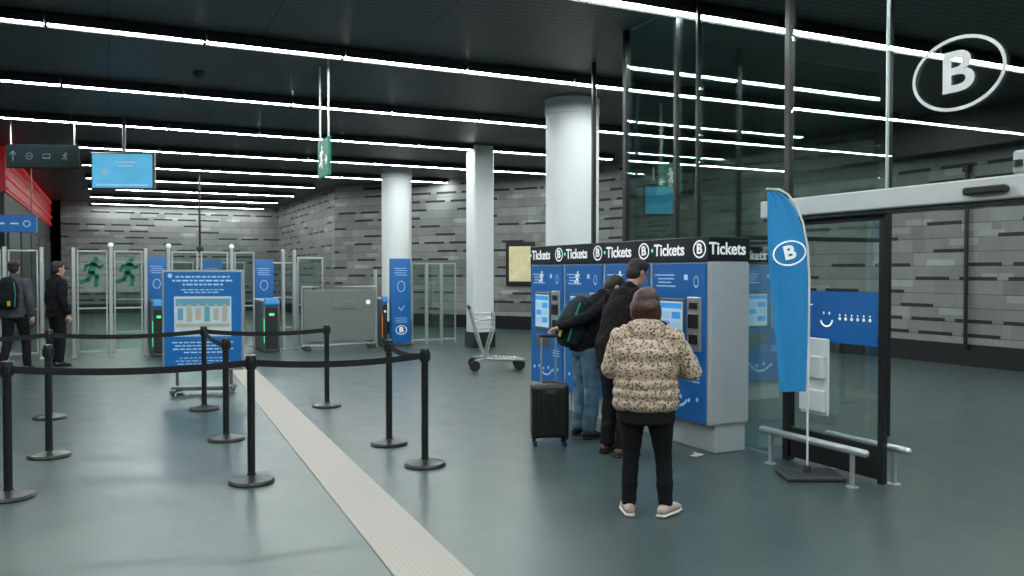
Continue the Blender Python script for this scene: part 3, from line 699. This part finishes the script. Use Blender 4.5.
def person(label,loc,rz,s,over=None,w=1.0,top=COATB,topk=1.0,puff=0,hem=-.06,tro=TROB,shoe=SHOEK,sole=BLACK,hair='short',hairm=HAIRD,pitch=0,yaw=0,vox=.008,curl=25,collar=0,extra_hem=None,pn=None,tk=1.0,shk=1.0,glasses=False,slv=1.0,fold=.030):
    J=dict(pel=(0,0,.95),wai=(0,0,1.09),che=(0,.0,1.28),neck=(0,-.01,1.46),head=(0,.02,1.625),
      shL=(-.175,0,1.395),elL=(-.235,-.03,1.11),wrL=(-.24,.06,.87),shR=(.175,0,1.395),elR=(.235,-.03,1.11),wrR=(.24,.06,.87),
      hiL=(-.09,0,.91),knL=(-.10,.02,.50),anL=(-.11,-.02,.09),toL=(-.13,.15,.03),hiR=(.09,0,.91),knR=(.10,.02,.50),anR=(.11,-.02,.09),toR=(.13,.15,.03))
    J={k:V(v)*s for k,v in J.items()}
    if over: J.update({k:V(v) for k,v in over.items()})
    hs=s*1.0
    m=MB()
    pel,wai,che,neck,head=[J[k] for k in('pel','wai','che','neck','head')]
    sm_=(J['shL']+J['shR'])/2
    wl=min(w,1.0)
    spine=[pel-V((0,0,.05*s)),pel,wai,che,sm_.lerp(neck,.15),neck]
    m.loft(spine,[(.14*s*w,.10*s*w),(.155*s*w,.115*s*w),(.135*s*w,.10*s*w),(.155*s*w,.11*s*w),(.12*s*w,.08*s),(.055*s,.055*s)],seg=24,cap=.7)
    for q in 'LR':
        m.limb([J['sh'+q],J['sh'+q].lerp(J['el'+q],.5),J['el'+q]],[.052*s*slv,.047*s*slv,.040*s*slv]); m.limb([J['el'+q],J['el'+q].lerp(J['wr'+q],.35),J['wr'+q]],[.040*s*slv,.040*s*slv,.026*s])
        m.limb([J['hi'+q],J['hi'+q].lerp(J['kn'+q],.5),J['kn'+q]],[.080*s*w,.068*s*wl,.048*s]); m.limb([J['kn'+q],J['kn'+q].lerp(J['an'+q],.35)-V((0,.006*s,0)),J['an'+q]],[.048*s,.046*s,.033*s])
        an=J['an'+q]; to=J['to'+q]; m.loft([an-V((0,.03*s,.04*s)),(an+to)/2-V((0,0,.005)),to],[(.030*s,.030*s),(.036*s,.03*s),(.03*s,.016*s)],seg=12)
        dr=(J['wr'+q]-J['el'+q]); n=V((1,0,0)) if q=='L' else V((-1,0,0))
        if pn and q in pn: n=V(pn[q])
        hand(m,J['wr'+q],dr,n,(1 if q=='L' else -1)*(1),s,curl)
    R=Matrix.Rotation(math.radians(yaw),3,'Z')@Matrix.Rotation(math.radians(-pitch),3,'X')
    h=lambda x,y,z: head+R@V((x,y,z))*hs
    k=hs
    m.limb([neck-V((0,0,.03*s)),neck,h(0,-.015,-.06)],[.058*s,.054*s,.052*s])
    m.ell(h(0,-.005,.03),(.076*k,.096*k,.088*k),R,u=24,v=16); m.ell(h(0,.028,-.03),(.060*k,.066*k,.085*k),R,u=24,v=16); m.ell(h(0,.048,-.088),(.040*k,.042*k,.030*k),R)
    m.ell(h(0,.082,.022),(.05*k,.016*k,.010*k),R); m.limb([h(0,.092,.01),h(0,.104,-.015),h(0,.112,-.032)],[.009*k,.010*k,.014*k],seg=8); m.ell(h(0,.090,-.064),(.024*k,.012*k,.010*k),R)
    for sx in (-1,1): m.ell(h(sx*.079,-.005,-.008),(.010*k,.018*k,.031*k),R)
    body=remesh(m,'person',[SKIN,EYE,LIP],vox,3)
    tag(body,label,'person'); body.location=loc; body.rotation_euler=(0,0,math.radians(rz))
    ec=[h(-.031,.088,.004),h(.031,.088,.004)]; lc=h(0,.10,-.064)
    for p in body.data.polygons:
        c=p.center
        if any((c-e_).length<.012*k for e_ in ec): p.material_index=1
        elif abs((R.transposed()@(c-lc)).z)<.007*k and (c-lc).length<.024*k: p.material_index=2
    m=MB()
    if hair=='short':
        m.ell(h(0,-.016,.042),(.084*k,.098*k,.088*k),R,u=24,v=16); m.ell(h(0,-.045,-.01),(.076*k,.066*k,.085*k),R,u=24,v=16)
        m.ell(h(0,.045,.085),(.06*k,.045*k,.035*k),R)
    else:
        m.ell(h(0,-.012,.038),(.102*k,.110*k,.092*k),R,u=24,v=16); m.ell(h(0,-.050,-.03),(.110*k,.076*k,.092*k),R,u=24,v=16)
        m.ell(h(0,-.045,-.085),(.112*k,.062*k,.050*k),R,u=24,v=16)
        for sx in (-1,1): m.ell(h(sx*.084,.01,-.055),(.036*k,.062*k,.085*k),R)
    remesh(m,'hair',[hairm],.007,2,body,.022 if hair!='short' else 0)
    if glasses:
        m=MB()
        for sx in (-1,1):
            pts=[h(sx*.033+.024*math.cos(t_*math.pi/6),.104,.004+.018*math.sin(t_*math.pi/6)) for t_ in range(13)]
            m.tube(pts,.0022,seg=6); m.tube([h(sx*.057,.102,.008),h(sx*.080,.06,.008),h(sx*.084,-.01,.004)],.0022,seg=6)
        m.tube([h(-.009,.108,.008),h(.009,.108,.008)],.002,seg=6); m.done('glasses',BLACK,body)
    m=MB(); t=tk
    m.loft([pel+V((0,0,.08*s)),pel,pel-V((0,0,.09*s))],[(.155*s*w,.115*s*w),(.172*s*w,.13*s*w),(.155*s*w,.115*s*w)],seg=24,cap=.5)
    for q in 'LR':
        a_=J['an'+q]+V((0,0,-.01*s))
        P,Rr_=resamp([J['hi'+q],J['hi'+q].lerp(J['kn'+q],.5),J['kn'+q],J['kn'+q].lerp(a_,.45),a_],[.096*s*w*t,.084*s*w*t,.068*s*t,.064*s*t,.055*s*t],28)
        Rr_=[(r[0]*(1+.04*math.sin(i*1.7)*(1 if i>16 else .3)),)*2 for i,r in enumerate(Rr_)]
        m.loft(P,Rr_,seg=16,cap=.25)
    remesh(m,'trousers',[tro],.010,3,body,.028 if tk>1 else .012)
    if extra_hem:
        m=MB(); m.loft([pel+V((0,0,.12*s)),pel-V((0,0,.02)),V((pel.x,pel.y,extra_hem))],[(.19*s*w,.15*s*w),(.19*s*w,.15*s*w),(.185*s*w,.145*s*w)],seg=28,cap=.15)
        remesh(m,'sweater_hem',[SWEAT],.010,2,body)
    m=MB(); kk=topk
    sp=[pel+V((0,0,hem)),pel+V((0,0,.05*s)),wai,che,sm_.lerp(neck,.1),neck+V((0,0,.0))]
    ab=[(.178*s*w*kk,.137*s*w*kk),(.178*s*w*kk,.140*s*w*kk),(.170*s*w*kk,.135*s*w*kk),(.182*s*w*kk,.140*s*w*kk),(.145*s*w,.11*s*w),(.075*s,.07*s)]
    P,A=resamp(sp,ab,60,puff,7.5)
    m.loft(P,A,seg=32,cap=.15)
    for q in 'LR':
        P,A=resamp([J['sh'+q].lerp(sm_,.2),J['sh'+q],J['sh'+q].lerp(J['el'+q],.5),J['el'+q],J['el'+q].lerp(J['wr'+q],.5),J['wr'+q]-(J['wr'+q]-J['el'+q])*.04],[x*s*kk*slv for x in (.07,.076,.07,.062,.055,.045)],42,puff*1.2,6)
        m.loft(P,A,seg=18,cap=.4)
    if collar:
        n_=neck+V((0,0,.0)); m.ell(n_+V((0,-.06*s,-.01)),(.145*s,.085*s,.065*s)); m.ell(n_+V((0,.01,.01)),(.11*s,.10*s,.045*s)); m.ell(n_+V((0,-.10*s,-.06)),(.12*s,.06*s,.08*s))
    else: m.limb([neck-V((0,0,.03)),neck+V((0,0,.03*s))],[.075*s,.066*s])
    remesh(m,'jacket',[top],.008 if puff else .010,2 if puff else 3,body,fold)
    for q in 'LR':
        an=J['an'+q]; to=J['to'+q]; z0=an.z-.09*s
        d=V((to.x-an.x,to.y-an.y,0)).normalized(); b0=V((an.x,an.y,z0)); sd=(d.y,-d.x,0); u=s*shk
        m=MB()
        pts=[b0-d*.055*u+V((0,0,.045*u)),b0+V((0,0,.058*u)),b0+d*.07*u+V((0,0,.048*u)),b0+d*.15*u+V((0,0,.034*u))]
        m.loft(pts,[(.034*u,.034*u),(.042*u,.046*u),(.046*u,.036*u),(.038*u,.022*u)],side=sd,seg=18,cap=.9)
        pts=[b0-d*.075*u+V((0,0,.013*u)),b0+V((0,0,.013*u)),b0+d*.09*u+V((0,0,.013*u)),b0+d*.165*u+V((0,0,.014*u))]
        m.loft(pts,[(.036*u,.0125*u),(.040*u,.013*u),(.050*u,.013*u),(.038*u,.013*u)],side=sd,seg=18,mi=1,cap=.9)
        m.done('shoe',[shoe,sole],body,ang=50)
    return body

lady=person('person in leopard-print puffer jacket and black trousers, seen from behind',(3.27,4.70,0),-36,.875,
  dict(pel=(0,0,.80),wai=(0,.0,.95),che=(0,.02,1.12),neck=(0,.03,1.29),head=(.0,.06,1.425),shL=(-.16,.02,1.215),elL=(-.245,.03,.985),wrL=(-.14,.24,.98),
   shR=(.165,.02,1.215),elR=(.315,.03,.97),wrR=(.14,.23,1.0),hiL=(-.085,0,.78),knL=(-.10,.02,.43),anL=(-.115,0,.079),toL=(-.14,.13,.03),
   hiR=(.085,0,.78),knR=(.115,.02,.43),anR=(.135,.0,.079),toR=(.20,.12,.03)),w=1.20,top=LEO,topk=1.16,puff=.07,hem=-.07,tro=TROB,shoe=SNEAK,sole=SOLE,hair='bob',hairm=HAIRR,pitch=14,yaw=-14,collar=1,extra_hem=.64,tk=.98,shk=1.15,fold=.018)
person('person in black jacket and blue jeans holding a suitcase handle behind',(4.28,7.20,0),-90,.98,
  dict(pel=(0,-.01,.93),wai=(0,.02,1.07),che=(0,.10,1.23),neck=(0,.21,1.39),head=(0,.34,1.495),shL=(-.17,.16,1.33),elL=(-.22,.22,1.07),wrL=(-.15,.36,1.19),
   shR=(.17,.12,1.33),elR=(.21,-.13,1.20),wrR=(.10,-.365,1.11)),top=COATB,hem=-.05,tro=JEANS,shoe=SHOEK,sole=DGREY,pitch=45,yaw=-10,curl=45,tk=1.12,topk=1.02,slv=.84,pn={'R':(0,-.2,-1)})
person('person in a dark coat and glasses leaning toward the ticket machine',(4.12,6.38,0),-84,1.01,
  dict(pel=(0,-.01,.95),wai=(0,.02,1.09),che=(0,.08,1.30),neck=(0,.15,1.48),head=(0,.24,1.645),shL=(-.18,.10,1.42),elL=(-.22,.26,1.18),wrL=(-.12,.45,1.22),
   shR=(.18,.10,1.42),elR=(.24,.20,1.14),wrR=(.15,.42,1.15)),top=COATBR,hem=-.16,tro=TROB,shoe=SHOEB,sole=RUBBER,pitch=22,yaw=-2,curl=35,topk=1.14,tk=1.1,glasses=True)
def backpack(loc,rz,m1,label,tilt=0):
    e=thing('backpack',label,'backpack',loc,rz)
    m=MB(); m.loft([(0,0,0),(0,-.01,.12),(0,-.01,.30),(0,0,.40),(0,.02,.46)],[(.14,.07),(.155,.10),(.15,.095),(.125,.075),(.08,.045)],seg=24,cap=.5,sq=.35)
    r_=remesh(m,'main_bag',[m1],.010,3,e,.025); r_.rotation_euler=(math.radians(tilt),0,0)
    m=MB(); m.loft([(0,-.09,.04),(0,-.105,.12),(0,-.09,.22)],[(.10,.035),(.115,.04),(.10,.03)],seg=20,cap=.6,sq=.3); m.done('pocket',COATB,e,rot=(math.radians(tilt),0,0))
    for sx in (-1,1): MB().tube([(sx*.12,-.06,.40),(sx*.155,-.09,.2),(sx*.13,-.07,.0)],.010,seg=8).done('strap',TEALST,e,rot=(math.radians(tilt),0,0))
    MB().box((.08,-.15,.06),(.05,.008,.08),.003).done('tag',YEL,e,rot=(math.radians(tilt),0,0))
backpack((4.07,7.20,.95),-90,PACK,'dark green and black backpack with teal straps worn on the back',-20)
person('person in a black suit standing by the glass gates',(-.83,16.6,0),-60,1.05,dict(),top=COATB,hem=-.14,vox=.012,hair='short')
person('person in a grey jacket walking toward the gates',(-1.42,16.0,0),-20,1.06,dict(anL=(-.10,-.22,.12),knL=(-.10,-.02,.52),toL=(-.1,-.06,.04),anR=(.10,.20,.095),knR=(.10,.16,.52),toR=(.11,.37,.03)),top=COATG,hem=-.1,vox=.012,tro=TROB)
backpack((-1.49,15.79,1.08),-20,COATB,'black backpack worn over a grey jacket',0)

# ------------------------------------------------------------ world, camera
wd=bpy.data.worlds.new('w'); scene.world=wd; wd.use_nodes=True
wd.node_tree.nodes['Background'].inputs[0].default_value=(.5,.6,.62,1); wd.node_tree.nodes['Background'].inputs[1].default_value=.3
cam=bpy.data.cameras.new('cam'); co=bpy.data.objects.new('camera',cam); COL.objects.link(co)
cam.sensor_width=36; cam.lens=36*836/1024; cam.clip_start=.05; cam.clip_end=200
co.location=(0,0,1.65); co.rotation_euler=(math.radians(90-1.1),0,math.radians(-25.7))
scene.camera=co
